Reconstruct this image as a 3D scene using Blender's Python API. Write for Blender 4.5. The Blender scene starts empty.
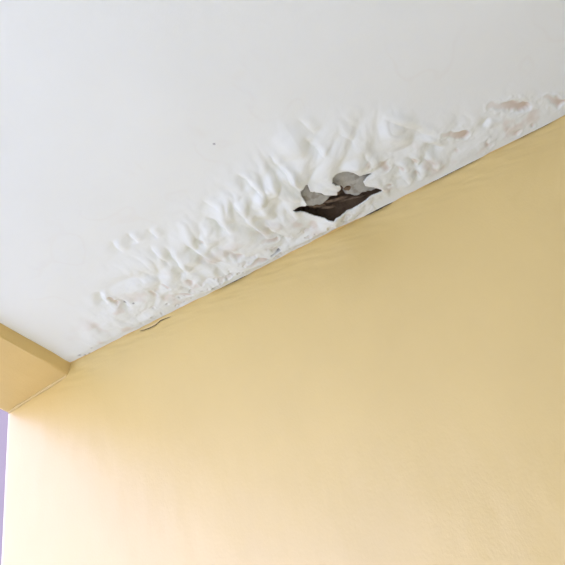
import bpy, bmesh, math, random
import numpy as np
from mathutils import Matrix, Vector

random.seed(7)
sc = bpy.context.scene
C = sc.collection

# ---------------------------------------------------------------- camera
cam_d = bpy.data.cameras.new('camera')
cam = bpy.data.objects.new('camera', cam_d)
C.objects.link(cam)
right = Vector((0.8686, 0.45458, -0.19721))
up = Vector((0.42512, -0.47916, 0.76791))
fwd = Vector((-0.25459, 0.75084, 0.60945))
rot = Matrix((right, up, -fwd)).transposed().to_4x4()
cam.matrix_world = Matrix.Translation((1.7647, -1.727, 1.55)) @ rot
cam_d.sensor_width = 36.0
cam_d.lens = 36.0 * 700.0 / 565.0
cam_d.clip_start = 0.02
sc.camera = cam

# ---------------------------------------------------------------- world, sun, exposure
w = bpy.data.worlds.new('world')
sc.world = w
w.use_nodes = True
bg = w.node_tree.nodes['Background']
bg.inputs['Color'].default_value = (0.72, 0.745, 1.22, 1)
bg.inputs['Strength'].default_value = 3.4

sun_d = bpy.data.lights.new('sun', 'SUN')
sun = bpy.data.objects.new('sun', sun_d)
C.objects.link(sun)
sun_d.energy = 6.2
sun_d.color = (0.98, 0.99, 1.0)
sun_d.angle = math.radians(0.6)
to_sun = Vector((-0.55, 0.55, 0.75)).normalized()
sun.rotation_euler = to_sun.to_track_quat('Z', 'Y').to_euler()
sun.location = (-6, 6, 12)

vs = sc.view_settings
vs.view_transform = 'Standard'
vs.look = 'None'
vs.gamma = 1.0
vs.use_curve_mapping = False
vs.exposure = -0.04

# ---------------------------------------------------------------- dimensions (metres)
H = 3.05            # ceiling height
XW, YB = 3.8, -3.0  # porch extent to the right and to the open front

# ---------------------------------------------------------------- helpers
def new_mat(name, base, rough=0.7, spec=0.3, bump=None, var=None):
    """procedural paint / plaster: colour variation plus fine bump"""
    m = bpy.data.materials.new(name)
    m.use_nodes = True
    nt = m.node_tree
    b = nt.nodes['Principled BSDF']
    b.inputs['Roughness'].default_value = rough
    b.inputs['Specular IOR Level'].default_value = spec
    tc = nt.nodes.new('ShaderNodeTexCoord')
    col = None
    if var:
        n = nt.nodes.new('ShaderNodeTexNoise')
        n.inputs['Scale'].default_value = var[0]
        n.inputs['Detail'].default_value = 5
        nt.links.new(tc.outputs['Object'], n.inputs['Vector'])
        r = nt.nodes.new('ShaderNodeValToRGB')
        r.color_ramp.elements[0].position = 0.3
        r.color_ramp.elements[1].position = 0.7
        k = var[1]
        r.color_ramp.elements[0].color = (*[c * (1 - k) for c in base], 1)
        r.color_ramp.elements[1].color = (*[min(1, c * (1 + k)) for c in base], 1)
        nt.links.new(n.outputs['Fac'], r.inputs['Fac'])
        col = r.outputs['Color']
        nt.links.new(col, b.inputs['Base Color'])
    else:
        b.inputs['Base Color'].default_value = (*base, 1)
    prev = None
    for (scale, strength, dist, stretch) in bump or []:
        mp = nt.nodes.new('ShaderNodeMapping')
        mp.inputs['Scale'].default_value = stretch
        nt.links.new(tc.outputs['Object'], mp.inputs['Vector'])
        n = nt.nodes.new('ShaderNodeTexNoise')
        n.inputs['Scale'].default_value = scale
        n.inputs['Detail'].default_value = 3
        nt.links.new(mp.outputs['Vector'], n.inputs['Vector'])
        bp = nt.nodes.new('ShaderNodeBump')
        bp.inputs['Strength'].default_value = strength
        bp.inputs['Distance'].default_value = dist
        nt.links.new(n.outputs['Fac'], bp.inputs['Height'])
        if prev:
            nt.links.new(prev.outputs['Normal'], bp.inputs['Normal'])
        prev = bp
    if prev:
        nt.links.new(prev.outputs['Normal'], b.inputs['Normal'])
    return m, nt, b, col


def mesh_obj(name, verts, faces, mat, parent=None, smooth=False):
    me = bpy.data.meshes.new(name)
    me.from_pydata([tuple(v) for v in verts], [], faces)
    me.update()
    if smooth:
        me.polygons.foreach_set('use_smooth', [True] * len(me.polygons))
    o = bpy.data.objects.new(name, me)
    C.objects.link(o)
    me.materials.append(mat)
    if parent:
        o.parent = parent
    return o


def box_obj(name, lo, hi, mat, parent=None, bevel=0.0):
    bm = bmesh.new()
    bmesh.ops.create_cube(bm, size=1)
    for v in bm.verts:
        for k in range(3):
            v.co[k] = lo[k] if v.co[k] < 0 else hi[k]
    if bevel:
        bmesh.ops.bevel(bm, geom=list(bm.edges), offset=bevel, segments=2, affect='EDGES')
    me = bpy.data.meshes.new(name)
    bm.to_mesh(me)
    bm.free()
    me.materials.append(mat)
    o = bpy.data.objects.new(name, me)
    C.objects.link(o)
    if parent:
        o.parent = parent
    return o


def tag(o, label=None, cat=None, group=None, kind=None):
    if label: o['label'] = label
    if cat: o['category'] = cat
    if group: o['group'] = group
    if kind: o['kind'] = kind
    return o


rng = np.random.default_rng(11)
_perm = rng.permutation(512)
_ang = rng.random(512) * 2 * np.pi
def perlin(x, y):
    xi = np.floor(x).astype(int); yi = np.floor(y).astype(int)
    xf = x - xi; yf = y - yi
    u = xf ** 3 * (xf * (xf * 6 - 15) + 10); v = yf ** 3 * (yf * (yf * 6 - 15) + 10)
    def g(ix, iy, dx, dy):
        a = _ang[_perm[(_perm[ix & 511] + iy) & 511]]
        return np.cos(a) * dx + np.sin(a) * dy
    n00 = g(xi, yi, xf, yf); n10 = g(xi + 1, yi, xf - 1, yf)
    n01 = g(xi, yi + 1, xf, yf - 1); n11 = g(xi + 1, yi + 1, xf - 1, yf - 1)
    a = n00 + u * (n10 - n00); b = n01 + u * (n11 - n01)
    return (a + v * (b - a)) * 1.5

def fbm(x, y, o=3):
    s = 0; a = 1
    for i in range(o):
        s = s + a * perlin(x * 2 ** i + 17.3 * i, y * 2 ** i - 9.1 * i); a *= 0.5
    return s

def smooth(a, b, t):
    t = np.clip((t - a) / (b - a), 0, 1)
    return t * t * (3 - 2 * t)

def seg(X, Y, x0, y0, x1, y1):
    """parameter along a segment, signed side distance (+ towards +x), capsule distance"""
    dx, dy = x1 - x0, y1 - y0
    L = math.hypot(dx, dy) + 1e-9
    t = ((X - x0) * dx + (Y - y0) * dy) / (L * L)
    s = ((X - x0) * dy - (Y - y0) * dx) / L
    if dy < 0:
        s = -s
    tc = np.clip(t, 0, 1)
    d = np.hypot(X - x0 - tc * dx, Y - y0 - tc * dy)
    return t, s, d, L

# ---------------------------------------------------------------- materials
M_wall, wnt, b, _ = new_mat('yellow_wall_paint', (0.77, 0.58, 0.205), 0.4, 0.4,
                    [(170, 0.15, 0.002, (1, 1, 0.6)), (70, 0.06, 0.003, (1, 1, 0.4)), (9, 0.08, 0.01, (1, 1, 0.5))], (3.0, 0.025))
b.inputs['Coat Weight'].default_value = 1.0      # silk-finish wall paint
b.inputs['Coat Roughness'].default_value = 0.4
b.inputs['Coat IOR'].default_value = 1.75
wnt.links.new(b.inputs['Normal'].links[0].from_socket, b.inputs['Coat Normal'])
M_beam, _, _, _ = new_mat('yellow_beam_paint', (0.74, 0.545, 0.20), 0.55, 0.3,
                    [(240, 0.2, 0.002, (1, 1, 1)), (30, 0.3, 0.004, (1, 0.5, 1))], (6.0, 0.03))
M_fillet, _, _, _ = new_mat('pale_filler', (0.76, 0.575, 0.245), 0.7, 0.2, [(150, 0.3, 0.002, (1, 1, 1))], (30, 0.04))
M_floor, _, _, _ = new_mat('porch_floor', (0.64, 0.645, 0.63), 0.6, 0.3, [(80, 0.2, 0.002, (1, 1, 1))], (4, 0.06))
M_ground, _, _, _ = new_mat('pale_concrete_ground', (0.43, 0.435, 0.425), 0.85, 0.2, [(25, 0.3, 0.01, (1, 1, 1))], (0.7, 0.08))
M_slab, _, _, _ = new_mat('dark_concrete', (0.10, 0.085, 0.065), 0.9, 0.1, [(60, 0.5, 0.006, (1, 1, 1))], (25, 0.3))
M_lav, _, _, _ = new_mat('lavender_render', (0.28, 0.23, 0.215), 0.85, 0.2, [(40, 0.3, 0.004, (1, 1, 0.3))], (2, 0.03))
M_lavtrim, _, _, _ = new_mat('pale_lavender_trim', (0.74, 0.68, 0.82), 0.8, 0.2, None, (5, 0.02))
M_glass, _, _, _ = new_mat('dark_window_glass', (0.05, 0.06, 0.08), 0.08, 0.5)
M_rot, _, _, _ = new_mat('rotten_lath', (0.20, 0.145, 0.085), 0.9, 0.1, [(150, 0.5, 0.004, (1, 1, 1))], (60, 0.35))
M_crack, _, _, _ = new_mat('brown_crack_dirt', (0.14, 0.095, 0.05), 0.95, 0.05, None, (90, 0.3))
M_white, _, _, _ = new_mat('white_wall_paint', (0.86, 0.86, 0.84), 0.7, 0.2, [(90, 0.2, 0.002, (1, 1, 1))], (3, 0.02))
M_dark, _, _, _ = new_mat('joint_gap_shade', (0.05, 0.035, 0.02), 0.95, 0.05, None, (90, 0.3))  # near-black colour standing in for shade in the ceiling joint

# ceiling paint with exposed-plaster stains and yellow brush marks carried by attributes
M_ceil, nt, b, col = new_mat('white_ceiling_paint', (0.82, 0.865, 0.755), 0.62, 0.25,
                             [(190, 0.12, 0.0015, (1, 1, 1)), (35, 0.12, 0.003, (1, 1, 1))], (2.5, 0.015))
def mix_attr(prev, attr, rgb):
    a = nt.nodes.new('ShaderNodeAttribute'); a.attribute_name = attr
    mx = nt.nodes.new('ShaderNodeMix'); mx.data_type = 'RGBA'
    nt.links.new(a.outputs['Fac'], mx.inputs[0])
    nt.links.new(prev, mx.inputs[6])
    mx.inputs[7].default_value = (*rgb, 1)
    return mx.outputs[2]
col = mix_attr(col, 'stain', (0.62, 0.50, 0.35))
col = mix_attr(col, 'mould_slit', (0.11, 0.105, 0.09))
col = mix_attr(col, 'yellow', (0.74, 0.535, 0.20))
nt.links.new(col, b.inputs['Base Color'])

# inner layer behind the tear: grey old plaster and brown rotten laths
M_inner, nt2, b2, col2 = new_mat('old_grey_plaster', (0.46, 0.46, 0.37), 0.85, 0.15,
                                 [(120, 0.5, 0.003, (1, 1, 1))], (40, 0.12))
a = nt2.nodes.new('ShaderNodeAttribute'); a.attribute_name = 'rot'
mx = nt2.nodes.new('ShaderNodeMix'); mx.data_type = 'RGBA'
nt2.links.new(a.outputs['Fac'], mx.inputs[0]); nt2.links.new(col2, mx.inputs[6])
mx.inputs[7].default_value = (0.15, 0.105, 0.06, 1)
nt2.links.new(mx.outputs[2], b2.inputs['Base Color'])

# ---------------------------------------------------------------- ground, floor
g = mesh_obj('ground', [(-40, -40, -0.15), (40, -40, -0.15), (40, 40, -0.15), (-40, 40, -0.15)], [(0, 1, 2, 3)], M_ground)
tag(g, 'pale concrete ground around the porch', 'ground', kind='structure')
fl = box_obj('floor', (0.0, YB, -0.15), (XW, 0.0, 0.0), M_floor, bevel=0.01)
tag(fl, 'grey porch floor', 'floor', kind='structure')

# ---------------------------------------------------------------- yellow wall: uneven plaster face on a solid body
CRACK = [(0.612, 3.041), (0.632, 3.036), (0.653, 3.033), (0.681, 3.034), (0.700, 3.041), (0.719, 3.040), (0.747, 3.036)]
def make_wall():
    xs = np.concatenate([[0.0, 0.004, 0.012], np.arange(0.02, 2.4, 0.012), np.arange(2.4, XW + 0.01, 0.2)])
    zs = np.concatenate([np.arange(0, 1.8, 0.2), np.arange(1.8, 2.94, 0.012), np.arange(2.94, H + 0.02, 0.0035), [3.10, 3.2, 3.3]])
    X, Z = np.meshgrid(xs, zs, indexing='ij')
    dep = 0.0012 * fbm(X * 3.0, Z * 2.0) + 0.0006 * fbm(X * 14, Z * 7 + 5)
    top = smooth(2.90, 3.03, Z)
    dep += top * 0.0016 * fbm(X * 9 + 3, Z * 40 + X * 12)
    # crack just under the joint
    for (x0, z0), (x1, z1) in zip(CRACK[:-1], CRACK[1:]):
        t, s, d, L = seg(X, Z, x0, z0, x1, z1)
        dep -= 0.006 * np.exp(-(d / 0.0028) ** 2) * 0.8
    dep *= smooth(0, 0.06, X) * 0.9 + 0.1
    Y = -dep
    r = 0.012   # rounded outer arris
    Y = Y + np.where(X < r, r - np.sqrt(np.maximum(0, r * r - (r - X) ** 2)), 0)
    nx, nz = X.shape
    V = np.stack([X, Y, Z], -1).reshape(-1, 3).tolist()
    F = []
    for i in range(nx - 1):
        for j in range(nz - 1):
            a = i * nz + j
            F.append((a, a + nz, a + nz + 1, a + 1))
    n0 = len(V)
    # returns and back
    back = 0.22
    for i in (0, nx - 1):
        V += [(xs[i], back, zs[0]), (xs[i], back, zs[-1])]
    left = [j for j in range(nz)]
    F.append(tuple(left + [n0 + 1, n0]))
    rt = [(nx - 1) * nz + j for j in range(nz)]
    F.append(tuple([n0 + 2, n0 + 3] + rt[::-1]))
    F.append((n0, n0 + 1, n0 + 3, n0 + 2))
    F.append(tuple([i * nz + nz - 1 for i in range(nx)] + [n0 + 3, n0 + 1]))
    o = mesh_obj('wall_back', V, F, M_wall, smooth=True)
    for p in o.data.polygons[-4:]:
        p.use_smooth = False
    tag(o, 'yellow painted plaster wall below the white ceiling', 'wall', kind='structure')
    return o
wall = make_wall()
wr = box_obj('wall_right_bounce', (XW, YB, -0.15), (XW + 0.2, 0.22, 3.17), M_white)  # unseen wall, set close and white to bounce light back
tag(wr, 'unseen white end wall added to bounce light into the porch', 'wall', kind='structure')
wf = box_obj('wall_front_blocker', (0.85, YB - 0.2, -0.15), (XW + 0.2, YB, H + 0.12), M_white)  # unseen wall added to cut front light, leaving the left opening
tag(wf, 'unseen white wall added across from the yellow wall to block front light', 'wall', kind='structure')

# dirt lying in the wall crack
def ribbon(name, pts, width, mat, parent, normal):
    V = []; F = []
    for i, p in enumerate(pts):
        p = Vector(p)
        q = Vector(pts[min(i + 1, len(pts) - 1)]) - Vector(pts[max(i - 1, 0)])
        side = q.normalized().cross(Vector(normal))
        ww = width * (0.35 + 0.65 * math.sin(math.pi * (i + 0.4) / (len(pts) - 0.2))) * random.uniform(0.7, 1.2)
        nn = Vector(normal) * 0.0008
        V += [p + side * ww, p + nn * 1.0, p - side * ww, p - nn * 3]
        if i:
            k = 4 * i
            for a_ in range(4):
                b_ = (a_ + 1) % 4
                F.append((k - 4 + a_, k - 4 + b_, k + b_, k + a_))
    return mesh_obj(name, V, F, mat, parent)
ribbon('crack', [(x, 0.0012, z) for x, z in CRACK], 0.0019, M_crack, wall, (0, -1, 0))

# ---------------------------------------------------------------- ceiling: blistered plaster relief with a torn hole
HOLE = [(1.336, -0.2), (1.377, -0.186), (1.384, -0.193), (1.385, -0.23), (1.392, -0.25), (1.416, -0.267), (1.421, -0.261), (1.416, -0.234), (1.429, -0.221), (1.442, -0.207), (1.445, -0.192), (1.478, -0.169), (1.484, -0.177), (1.498, -0.182), (1.501, -0.196), (1.49, -0.206), (1.486, -0.225), (1.494, -0.24), (1.509, -0.247), (1.531, -0.24), (1.545, -0.235), (1.555, -0.221), (1.562, -0.203), (1.566, -0.192), (1.604, -0.175), (1.582, -0.174), (1.567, -0.169), (1.565, -0.149), (1.578, -0.132), (1.603, -0.098), (1.598, -0.088), (1.561, -0.089), (1.517, -0.081), (1.493, -0.075), (1.461, -0.086), (1.438, -0.091), (1.426, -0.088), (1.411, -0.096), (1.406, -0.107), (1.383, -0.126), (1.363, -0.156), (1.342, -0.184)]
# sharp valleys between swollen ridges: start, end, strength
CREASE = [(1.274, -0.405, 1.291, -0.316, 1), (1.379, -0.406, 1.388, -0.246, 1.2), (1.113, -0.32, 1.124, -0.241, 1), (1.2, -0.346, 1.194, -0.236, 0.9), (1.194, -0.236, 1.203, -0.134, 1.2), (1.23, -0.183, 1.253, -0.073, 0.8), (0.994, -0.266, 0.999, -0.162, 1.2), (1.007, -0.175, 1.032, -0.115, 0.8), (1.493, -0.412, 1.503, -0.337, 0.7), (0.927, -0.281, 0.913, -0.157, 1.2), (0.897, -0.318, 0.891, -0.223, 0.6), (0.877, -0.412, 0.878, -0.37, 0.6), (0.938, -0.39, 0.938, -0.349, 0.5), (1.031, -0.271, 1.036, -0.232, 0.6), (0.634, -0.254, 0.625, -0.197, 0.9), (0.667, -0.181, 0.665, -0.124, 0.8), (1.753, -0.136, 1.776, -0.053, 1), (1.779, -0.183, 1.813, -0.129, 1), (1.678, -0.155, 1.68, -0.107, 0.8), (1.721, -0.156, 1.724, -0.108, 1), (1.715, -0.1, 1.721, -0.049, 1), (1.676, -0.095, 1.678, -0.051, 0.7), (1.953, -0.127, 1.976, -0.146, 0.8), (1.715, -0.334, 1.803, -0.198, 0.5), (0.818, -0.415, 0.816, -0.363, 0.4), (1.14, -0.389, 1.15, -0.338, 0.3), (1.508, -0.48, 1.517, -0.421, 0.4), (1.586, -0.378, 1.597, -0.316, 0.3), (1.61, -0.269, 1.611, -0.191, 0.5), (1.323, -0.215, 1.323, -0.153, 0.6), (1.234, -0.248, 1.244, -0.183, 0.4)]
# sunken, peeled spots: start, end, radius, strength
DENT = [(1.987, -0.19, 2.075, -0.121, 0.0158, 1), (1.835, -0.178, 1.894, -0.13, 0.0122, 0.8), (2.14, -0.113, 2.177, -0.064, 0.0122, 0.7), (1.636, -0.182, 1.637, -0.181, 0.0228, 0.5), (1.726, -0.132, 1.726, -0.127, 0.0128, 0.5), (1.716, -0.074, 1.716, -0.069, 0.0136, 0.5), (1.681, -0.127, 1.681, -0.122, 0.0128, 0.4), (1.94, -0.052, 1.94, -0.043, 0.0136, 0.6), (2.018, -0.041, 2.032, -0.031, 0.0122, 0.5), (2.079, -0.033, 2.081, -0.027, 0.0064, 0.5), (1.602, -0.218, 1.602, -0.213, 0.0128, 0.3), (1.624, -0.093, 1.627, -0.091, 0.0136, 0.4), (0.893, -0.114, 0.892, -0.108, 0.0198, 0.5), (0.828, -0.079, 0.859, -0.051, 0.0092, 0.4), (1.036, -0.25, 1.036, -0.244, 0.0071, 0.6), (1.849, -0.087, 1.852, -0.085, 0.0108, 0.2), (1.251, -0.025, 1.279, -0.02, 0.0085, 0.3), (1.189, -0.121, 1.229, -0.106, 0.0092, 0.5), (1.091, -0.064, 1.148, -0.048, 0.0106, 0.5), (0.645, -0.216, 0.644, -0.173, 0.0099, 0.6), (0.77, -0.153, 0.767, -0.127, 0.0092, 0.3), (0.824, -0.155, 0.827, -0.137, 0.0085, 0.4), (1.078, -0.153, 1.091, -0.11, 0.0135, 0.4)]
UPPER = [(0.30, -0.05), (0.435, -0.159), (0.595, -0.296), (0.759, -0.35), (0.935, -0.381), (1.15, -0.432), (1.306, -0.464), (1.465, -0.519), (1.597, -0.472), (1.766, -0.364), (1.893, -0.288), (2.031, -0.246), (2.208, -0.183), (2.5, -0.08), (3.0, 0.2)]
SLITS = [(1.181, -0.045, 1.212, -0.045, 0.004), (0.942, -0.035, 0.964, -0.031, 0.003)]
MOULD = [(0.374, -0.006, 0.006), (0.393, -0.004, 0.005), (0.36, -0.02, 0.006), (0.42, -0.03, 0.004), (1.274, -0.552, 0.004), (0.668, -0.155, 0.006), (0.69, -0.14, 0.004), (0.655, -0.19, 0.004)]

def gap_at(x):
    """opening of the joint between ceiling and wall"""
    def hump(a, b, g):
        return g * smooth(a, a + 0.35 * (b - a), x) * (1 - smooth(b - 0.35 * (b - a), b, x))
    return hump(0.91, 1.11, 0.007) + hump(1.485, 1.635, 0.009) + hump(1.70, 1.96, 0.006) + hump(1.96, 2.2, 0.004)

def hole_dist(X, Y):
    """distance to the tear outline, nearest outline point, inside mask"""
    P = np.array(HOLE); Q = np.roll(P, -1, 0)
    best = np.full(X.shape, 9.0); bx = X.copy(); by = Y.copy(); ins = np.zeros(X.shape, bool)
    for (x0, y0), (x1, y1) in zip(P, Q):
        dx, dy = x1 - x0, y1 - y0
        t = np.clip(((X - x0) * dx + (Y - y0) * dy) / (dx * dx + dy * dy + 1e-12), 0, 1)
        px = x0 + t * dx; py = y0 + t * dy
        d = np.hypot(X - px, Y - py)
        m = d < best
        best = np.where(m, d, best); bx = np.where(m, px, bx); by = np.where(m, py, by)
        c = ((y0 > Y) != (y1 > Y)) & (X < (x1 - x0) * (Y - y0) / (y1 - y0 + 1e-12) + x0)
        ins ^= c
    return best, bx, by, ins

def relief(X, Y):
    D = -Y
    ux = np.array([p[0] for p in UPPER]); uy = np.array([-p[1] for p in UPPER])
    U = np.interp(X, ux, uy) + 0.03 * perlin(X * 9, Y * 2)
    env = smooth(0.0, 1.0, (U + 0.04 - D) / 0.22)
    strip = np.where(X > 1.55, 0.035, 0.014)
    low = smooth(strip * 0.3, strip + 0.03, D)
    leftfade = smooth(0.5, 0.75, X)
    E = env * low
    # swollen ridges running out from the wall: round backs, sharp valleys
    wx = X + 0.030 * perlin(X * 6, Y * 6) + 0.025 * perlin(X * 3 + 8, Y * 5) + 0.008 * perlin(X * 20, Y * 20)
    wy = Y + 0.030 * perlin(X * 6 + 31, Y * 6 + 11)
    r1 = np.abs(perlin(wx * 12, wy * 4.6 + 2)) * 2
    r2 = np.abs(perlin(wx * 24 + 5, wy * 15 + 1)) * 2
    r4 = np.abs(perlin(wx * 9 + 40, wy * 8 + 9)) * 2
    r3 = fbm(wx * 50, wy * 40)
    amp = 0.3 + 0.85 * np.exp(-((X - 1.2) / 0.5) ** 2)
    m1 = smooth(-0.5, 0.4, perlin(X * 5 + 2, Y * 5 + 60))
    m2 = smooth(-0.4, 0.5, perlin(X * 8 + 22, Y * 8 + 6))
    h = E * (amp * (0.011 * m1 * np.sqrt(r1 * r1 + 0.012) + 0.0045 * m2 * np.sqrt(r2 * r2 + 0.02) + 0.011 * np.sqrt(r4 * r4 + 0.015)) + 0.0007 * r3)
    # overall sag
    h += 0.003 * env
    for (x0, y0, x1, y1, k) in CREASE:
        j = 0.006 * perlin(Y * 30 + x0 * 50, X * 0 + 0.5)
        t, s, d, L = seg(X + j, Y, x0, y0, x1, y1)
        end = smooth(-0.25, 0.3, t) * (1 - smooth(0.75, 1.2, t))
        prof = np.where(s < 0, np.exp(s / 0.016), np.exp(-(s / 0.0055)))
        bul = np.exp(-((s - 0.016) / 0.014) ** 2) + 0.6 * np.exp(-((s + 0.035) / 0.02) ** 2)
        h += end * k * (-0.0115 * prof + 0.006 * bul)
    stain = np.zeros_like(X)
    for (x0, y0, x1, y1, r, k) in DENT:
        wob = 1 + 0.45 * fbm(X * 38 + x0 * 9, Y * 38)
        t, s, d, L = seg(X + 0.5 * r * perlin(X * 40, Y * 40 + x0), Y + 0.7 * r * perlin(X * 33 + 7, Y * 33 + x0), x0, y0, x1, y1)
        if L > 0.05:
            wob = wob * (0.7 + 0.5 * smooth(-0.1, 0.9, t))
        d = d / (r * wob)
        ramp = smooth(-0.75, 0.7, (X - 0.5 * (x0 + x1)) / (0.5 * abs(x1 - x0) + r))
        inn = (1 - smooth(0.35, 1.2, d)) * ramp
        h += k * (-0.009 * inn + 0.002 * np.exp(-((d - 1.5) / 0.45) ** 2))
        stain = np.maximum(stain, 0.8 * min(1, k + 0.25) * (1 - smooth(0.3, 1.1, d)) * (0.3 + 0.7 * ramp))
    # crumbly chips close to the wall
    ch = smooth(0.25, 0.55, fbm(X * 27, Y * 30 + 3, 3)) * smooth(0.004, 0.02, D) * (1 - smooth(0.05, 0.11, D)) * (1 - smooth(1.5, 1.62, X)) * smooth(0.6, 0.75, X)
    h -= 0.006 * ch
    stain = np.maximum(stain, 0.25 * ch)
    # water marks
    n = fbm(X * 4 + 3, Y * 4)
    tide = np.exp(-((n - 0.12) / 0.05) ** 2) * smooth(0.0, 0.12, D - U + 0.04) * (1 - smooth(0.12, 0.3, D - U))
    stain = np.maximum(stain, 0.06 * tide)
    stain = np.maximum(stain, 0.42 * smooth(0.2, 0.7, fbm(X * 11 + 1, Y * 9)) * E * (1 - smooth(0.10, 0.24, D)))
    mould_slit = np.zeros_like(X)
    for (x, y, r) in MOULD:
        d = np.hypot(X - x, (Y - y)) / (r * (1 + 0.5 * fbm(X * 90, Y * 90, 2)))
        mould_slit = np.maximum(mould_slit, 0.7 * (1 - smooth(0.4, 1.1, d)))
    for (x0, y0, x1, y1, r) in SLITS:
        t, s, d, L = seg(X, Y, x0, y0, x1, y1)
        h -= 0.012 * (1 - smooth(0.5, 1.1, d / r))
        mould_slit = np.maximum(mould_slit, 0.9 * (1 - smooth(0.4, 0.9, d / r)))  # slits are coloured dark through the same mask
    # slow unevenness of the whole ceiling
    h += 0.003 * fbm(X * 1.7, Y * 1.7)
    h -= 0.002 * (1 - smooth(0, 0.03, D))
    paint = 1 - smooth(0.0, 0.0025, D - 0.003 - 0.003 * fbm(X * 14, X * 0 + 2.0, 3) - 0.006 * np.exp(-((X - 1.40) / 0.045) ** 2))
    return h, stain, mould_slit, paint

def make_ceiling():
    xs = np.concatenate([np.arange(0.29, 0.55, 0.006), np.arange(0.55, 2.30, 0.0028), np.arange(2.30, 2.6, 0.012), np.arange(2.6, XW + 0.1, 0.2)])
    xs[-1] = XW
    ys = np.concatenate([np.arange(YB, -1.3, 0.2), np.arange(-1.3, -0.58, 0.02), np.arange(-0.58, -0.006, 0.0034), [-0.0052, -0.0035, -0.0018, 0.0]])
    X, Y = np.meshgrid(xs, ys, indexing='ij')
    # open the joint: pull the free edge away from the wall
    gp = gap_at(X)
    Y = Y - gp * np.clip(1 + Y / 0.05, 0, 1)
    d, bx, by, ins = hole_dist(X, Y)
    sn = d < 0.0019
    X = np.where(sn, bx, X); Y = np.where(sn, by, Y)
    h, stain, mould_slit, paint = relief(X, Y)
    # ragged lip sags a little round the tear
    h = h + 0.006 * np.exp(-(d / 0.03) ** 2)
    # free edge beside open joint hangs lower
    h = h + 0.5 * gp * np.exp(-((-Y - gp) / 0.02) ** 2)
    Z = H - h
    nx, ny = X.shape
    V = np.stack([X, Y, Z], -1).reshape(-1, 3)
    idx = np.arange(nx * ny).reshape(nx, ny)
    quads = np.stack([idx[:-1, :-1], idx[:-1, 1:], idx[1:, 1:], idx[1:, :-1]], -1).reshape(-1, 4)
    cx = V[quads, 0].mean(1); cy = V[quads, 1].mean(1)
    near = (cx > 1.3) & (cx < 1.63) & (cy > -0.30) & (cy < -0.045)
    _, _, _, cin = hole_dist(cx[near], cy[near])
    keep = np.ones(len(quads), bool)
    keep[np.where(near)[0][cin]] = False
    quads = quads[keep]
    # torn rim and free edge get real thickness
    e = {}
    for q in quads[near[keep]] if False else quads[(V[quads, 0].mean(1) > 1.3) & (V[quads, 0].mean(1) < 1.63) & (V[quads, 1].mean(1) > -0.30) & (V[quads, 1].mean(1) < -0.045)]:
        for a_, b_ in zip(q, np.roll(q, -1)):
            k = (min(a_, b_), max(a_, b_))
            e[k] = None if k in e else (a_, b_)
    xr0, xr1 = 1.305, 1.625
    rim = [ab for ab in e.values() if ab and xr0 < V[ab[0], 0] < xr1 and -0.292 < V[ab[0], 1] < -0.052 and xr0 < V[ab[1], 0] < xr1]
    edge = [(idx[i + 1, ny - 1], idx[i, ny - 1]) for i in range(nx - 1)]
    extra = []; F2 = []; up_i = {}
    def lift(i, t):
        if i not in up_i:
            v = V[i]
            up_i[i] = len(V) + len(extra)
            extra.append((v[0] + 0.0, v[1] + 0.0, v[2] + t * (0.8 + 0.4 * random.random())))
        return up_i[i]
    for a_, b_ in rim:
        F2.append((b_, a_, lift(a_, 0.004), lift(b_, 0.004)))
    for a_, b_ in edge:
        F2.append((b_, a_, lift(a_, 0.007), lift(b_, 0.007)))
    Vall = np.concatenate([V, np.array(extra)])
    me = bpy.data.meshes.new('ceiling')
    me.from_pydata(Vall.tolist(), [], quads.tolist() + [tuple(int(k) for k in f) for f in F2])
    me.update()
    me.polygons.foreach_set('use_smooth', [True] * len(quads) + [False] * len(F2))
    pad = len(extra)
    for nm, arr in (('stain', stain), ('mould_slit', mould_slit), ('yellow', paint)):
        at = me.attributes.new(nm, 'FLOAT', 'POINT')
        at.data.foreach_set('value', np.concatenate([arr.reshape(-1), np.zeros(pad)]).astype(np.float32))
    me.materials.append(M_ceil)
    o = bpy.data.objects.new('ceiling', me)
    C.objects.link(o)
    tag(o, 'white painted ceiling, blistered and torn open along the yellow wall', 'ceiling', kind='structure')
    return o
ceiling = make_ceiling()

# slab above the plaster; it closes the dark void
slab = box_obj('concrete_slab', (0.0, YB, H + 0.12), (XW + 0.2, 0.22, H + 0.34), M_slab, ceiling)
tag(slab, 'dark concrete slab above the torn plaster')

# inner layer visible through the tear
LOBE_L = [(1.373, -0.216), (1.414, -0.248), (1.419, -0.212), (1.445, -0.167), (1.455, -0.15), (1.423, -0.13), (1.375, -0.158)]
LOBE_R = [(1.48, -0.216), (1.502, -0.236), (1.555, -0.214), (1.59, -0.155), (1.599, -0.083), (1.564, -0.091), (1.519, -0.099), (1.5, -0.124), (1.5, -0.161), (1.485, -0.179)]
def poly_sd(X, Y, P):
    P = np.array(P); Q = np.roll(P, -1, 0)
    best = np.full(X.shape, 9.0); ins = np.zeros(X.shape, bool)
    for (x0, y0), (x1, y1) in zip(P, Q):
        dx, dy = x1 - x0, y1 - y0
        t = np.clip(((X - x0) * dx + (Y - y0) * dy) / (dx * dx + dy * dy), 0, 1)
        best = np.minimum(best, np.hypot(X - x0 - t * dx, Y - y0 - t * dy))
        ins ^= ((y0 > Y) != (y1 > Y)) & (X < (x1 - x0) * (Y - y0) / (y1 - y0 + 1e-12) + x0)
    return np.where(ins, -best, best)

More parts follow.
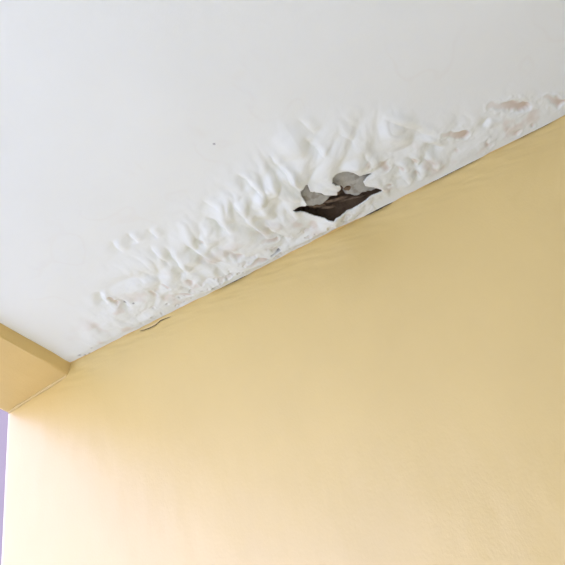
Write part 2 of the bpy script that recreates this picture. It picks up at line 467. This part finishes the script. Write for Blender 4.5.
def make_inner():
    xs = np.arange(1.22, 1.72, 0.0032); ys = np.arange(-0.34, 0.0, 0.0032)
    X, Y = np.meshgrid(xs, ys, indexing='ij')
    sd = np.minimum(poly_sd(X, Y, LOBE_L), poly_sd(X, Y, LOBE_R)) + 0.006 * fbm(X * 60, Y * 60)
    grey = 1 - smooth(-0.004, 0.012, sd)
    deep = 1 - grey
    # the plaster keeps going flat on the room side, breaks away towards the wall
    up_ = 0.004 + 0.004 * fbm(X * 12, Y * 12) ** 2 + deep * (0.028 + 0.016 * fbm(X * 30, Y * 22) + 0.022 * smooth(-0.18, -0.12, Y))
    up_ = up_ * (1 - smooth(-0.085, -0.03, Y)) + 0.007 * smooth(-0.07, -0.03, Y)
    Z = H + up_
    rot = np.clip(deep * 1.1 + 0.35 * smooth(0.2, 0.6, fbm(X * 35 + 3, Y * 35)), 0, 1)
    nx, ny = X.shape
    V = np.stack([X, Y, Z], -1).reshape(-1, 3)
    idx = np.arange(nx * ny).reshape(nx, ny)
    quads = np.stack([idx[:-1, :-1], idx[:-1, 1:], idx[1:, 1:], idx[1:, :-1]], -1).reshape(-1, 4)
    o = mesh_obj('old_plaster', V.tolist(), quads.tolist(), M_inner, ceiling, smooth=True)
    at = o.data.attributes.new('rot', 'FLOAT', 'POINT')
    at.data.foreach_set('value', rot.reshape(-1).astype(np.float32))
    tag(o, 'grey old plaster and brown rot showing inside the hole')
make_inner()

# dark strips that paint shade into the open joint between ceiling and wall
def joint_shade(x0, x1, drop):
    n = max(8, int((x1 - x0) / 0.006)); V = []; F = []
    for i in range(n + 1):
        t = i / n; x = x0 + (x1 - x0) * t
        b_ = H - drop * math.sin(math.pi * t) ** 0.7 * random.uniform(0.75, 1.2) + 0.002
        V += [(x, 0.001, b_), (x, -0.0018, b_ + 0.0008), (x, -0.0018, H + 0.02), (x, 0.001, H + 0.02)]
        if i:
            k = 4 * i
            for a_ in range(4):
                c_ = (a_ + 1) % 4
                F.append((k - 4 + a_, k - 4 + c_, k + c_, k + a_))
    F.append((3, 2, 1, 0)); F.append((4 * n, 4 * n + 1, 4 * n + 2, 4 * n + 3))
    return mesh_obj('joint_shade', V, F, M_dark, ceiling)
joint_shade(0.925, 1.10, 0.0035)
joint_shade(1.50, 1.63, 0.005)
joint_shade(1.715, 1.955, 0.0030)
joint_shade(1.97, 2.17, 0.0010)

# crumbs of rotten lath clinging to the inner layer
def crumb(x, y, z, sx, sy, sz, ang):
    bm = bmesh.new()
    bmesh.ops.create_icosphere(bm, subdivisions=2, radius=1)
    for v in bm.verts:
        v.co *= random.uniform(0.75, 1.15)
        p = Vector((v.co.x * sx, v.co.y * sy, v.co.z * sz))
        v.co = Matrix.Rotation(ang, 3, 'Z') @ p + Vector((x, y, z))
    me = bpy.data.meshes.new('lath_fragment'); bm.to_mesh(me); bm.free()
    me.materials.append(M_rot)
    o = bpy.data.objects.new('lath_fragment', me); C.objects.link(o); o.parent = ceiling
for a_ in ((1.492, -0.172, H + 0.006, 0.016, 0.009, 0.006, 0.9), (1.512, -0.150, H + 0.006, 0.013, 0.011, 0.007, 0.4), (1.462, -0.142, H + 0.018, 0.022, 0.007, 0.006, 0.5),
           (1.45, -0.112, H + 0.022, 0.05, 0.007, 0.004, 0.30), (1.505, -0.082, H + 0.020, 0.045, 0.006, 0.004, 0.35), (1.425, -0.100, H + 0.016, 0.026, 0.005, 0.004, 0.5),
           (1.545, -0.110, H + 0.010, 0.018, 0.006, 0.006, 0.7), (1.40, -0.132, H + 0.014, 0.030, 0.007, 0.006, 0.6)):
    crumb(*a_)

# ---------------------------------------------------------------- yellow beam closing the porch on the open side
def make_beam():
    root = bpy.data.objects.new('ceiling_beam', None)
    root.location = (0, 0, 0)
    C.objects.link(root)
    tag(root, 'shallow yellow painted beam across the ceiling at the left, meeting the wall', 'beam')
    ys = np.concatenate([np.arange(0.0, -1.2, -0.02), np.arange(-1.2, YB - 0.01, -0.2)])
    prof = [(0.303, H + 0.12), (0.303, H), (0.300, H - 0.012), (0.290, H - 0.038), (0.287, H - 0.0435), (0.283, H - 0.0448),
            (0.20, H - 0.055), (0.12, H - 0.064), (0.05, H - 0.073), (0.012, H - 0.079), (0.002, H - 0.077), (0.0, H - 0.066), (0.0, H + 0.12)]
    V = []; F = []; n = len(prof)
    for i, y in enumerate(ys):
        for k, (x, z) in enumerate(prof):
            dx = 0.0025 * math.sin(y * 9 + k) * (0 < k < n - 1) * (1 if x > 0.27 else 0.4) * min(1, abs(y) * 8)
            dz = 0.0018 * math.sin(y * 13 + 2 * k) * (1 < k < n - 2) * min(1, abs(y) * 8)
            V.append((x + dx, y, z + dz))
        if i:
            for k in range(n - 1):
                a_ = (i - 1) * n + k
                F.append((a_, a_ + 1, a_ + n + 1, a_ + n))
            F.append(((i - 1) * n + n - 1, (i - 1) * n, i * n, i * n + n - 1))
    F.append(tuple(range(n))[::-1]); F.append(tuple(range((len(ys) - 1) * n, len(ys) * n)))
    o = mesh_obj('beam_body', V, F, M_beam, root)
    # strip of filler in the joint between beam and wall
    V = []; F = []
    xs = np.arange(0.008, 0.285, 0.006)
    for i, x in enumerate(xs):
        z = H - 0.0455 - (0.277 - x) * 0.126
        r = 0.0065 + 0.0012 * math.sin(x * 40) + 0.0006 * math.sin(x * 131)
        V += [(x, 0.002, z + 0.002), (x, -r, z + 0.001), (x, -r * 0.35, z - r * 0.35), (x, 0.0, z - r)]
        if i:
            a_ = 4 * i
            for k in range(3):
                F.append((a_ - 4 + k, a_ + k, a_ + k + 1, a_ - 3 + k))
            F.append((a_ - 1, a_ + 3, a_, a_ - 4))
    F.append((0, 1, 2, 3)); F.append((4 * len(xs) - 1, 4 * len(xs) - 2, 4 * len(xs) - 3, 4 * len(xs) - 4))
    f_ = mesh_obj('joint_filler', V, F, M_fillet, root, smooth=True)
    tag(f_, 'pale bead of filler along the wall joint')
make_beam()

# ---------------------------------------------------------------- building beyond the wall edge
def make_building():
    root = bpy.data.objects.new('building', None)
    root.location = (-7.5, 7.5, -0.15)
    root.rotation_euler = (0, 0, math.radians(45))
    C.objects.link(root)
    tag(root, 'pale lavender building seen as a sliver past the yellow wall edge', 'building')
    box_obj('building_wall', (-3, -2.5, 0), (3, 2.5, 8.2), M_lav, root, 0.02)
    box_obj('parapet', (-3.1, -2.6, 8.2), (3.1, 2.6, 8.5), M_lavtrim, root, 0.03)
    for zz in (1.0, 4.2):
        for xx in (-2.2, 1.2):
            fr = box_obj('window', (xx, -2.56, zz), (xx + 1.0, -2.50, zz + 1.3), M_lavtrim, root, 0.01)
            box_obj('pane', (xx + 0.07, -2.575, zz + 0.07), (xx + 0.93, -2.562, zz + 1.23), M_glass, fr)
make_building()
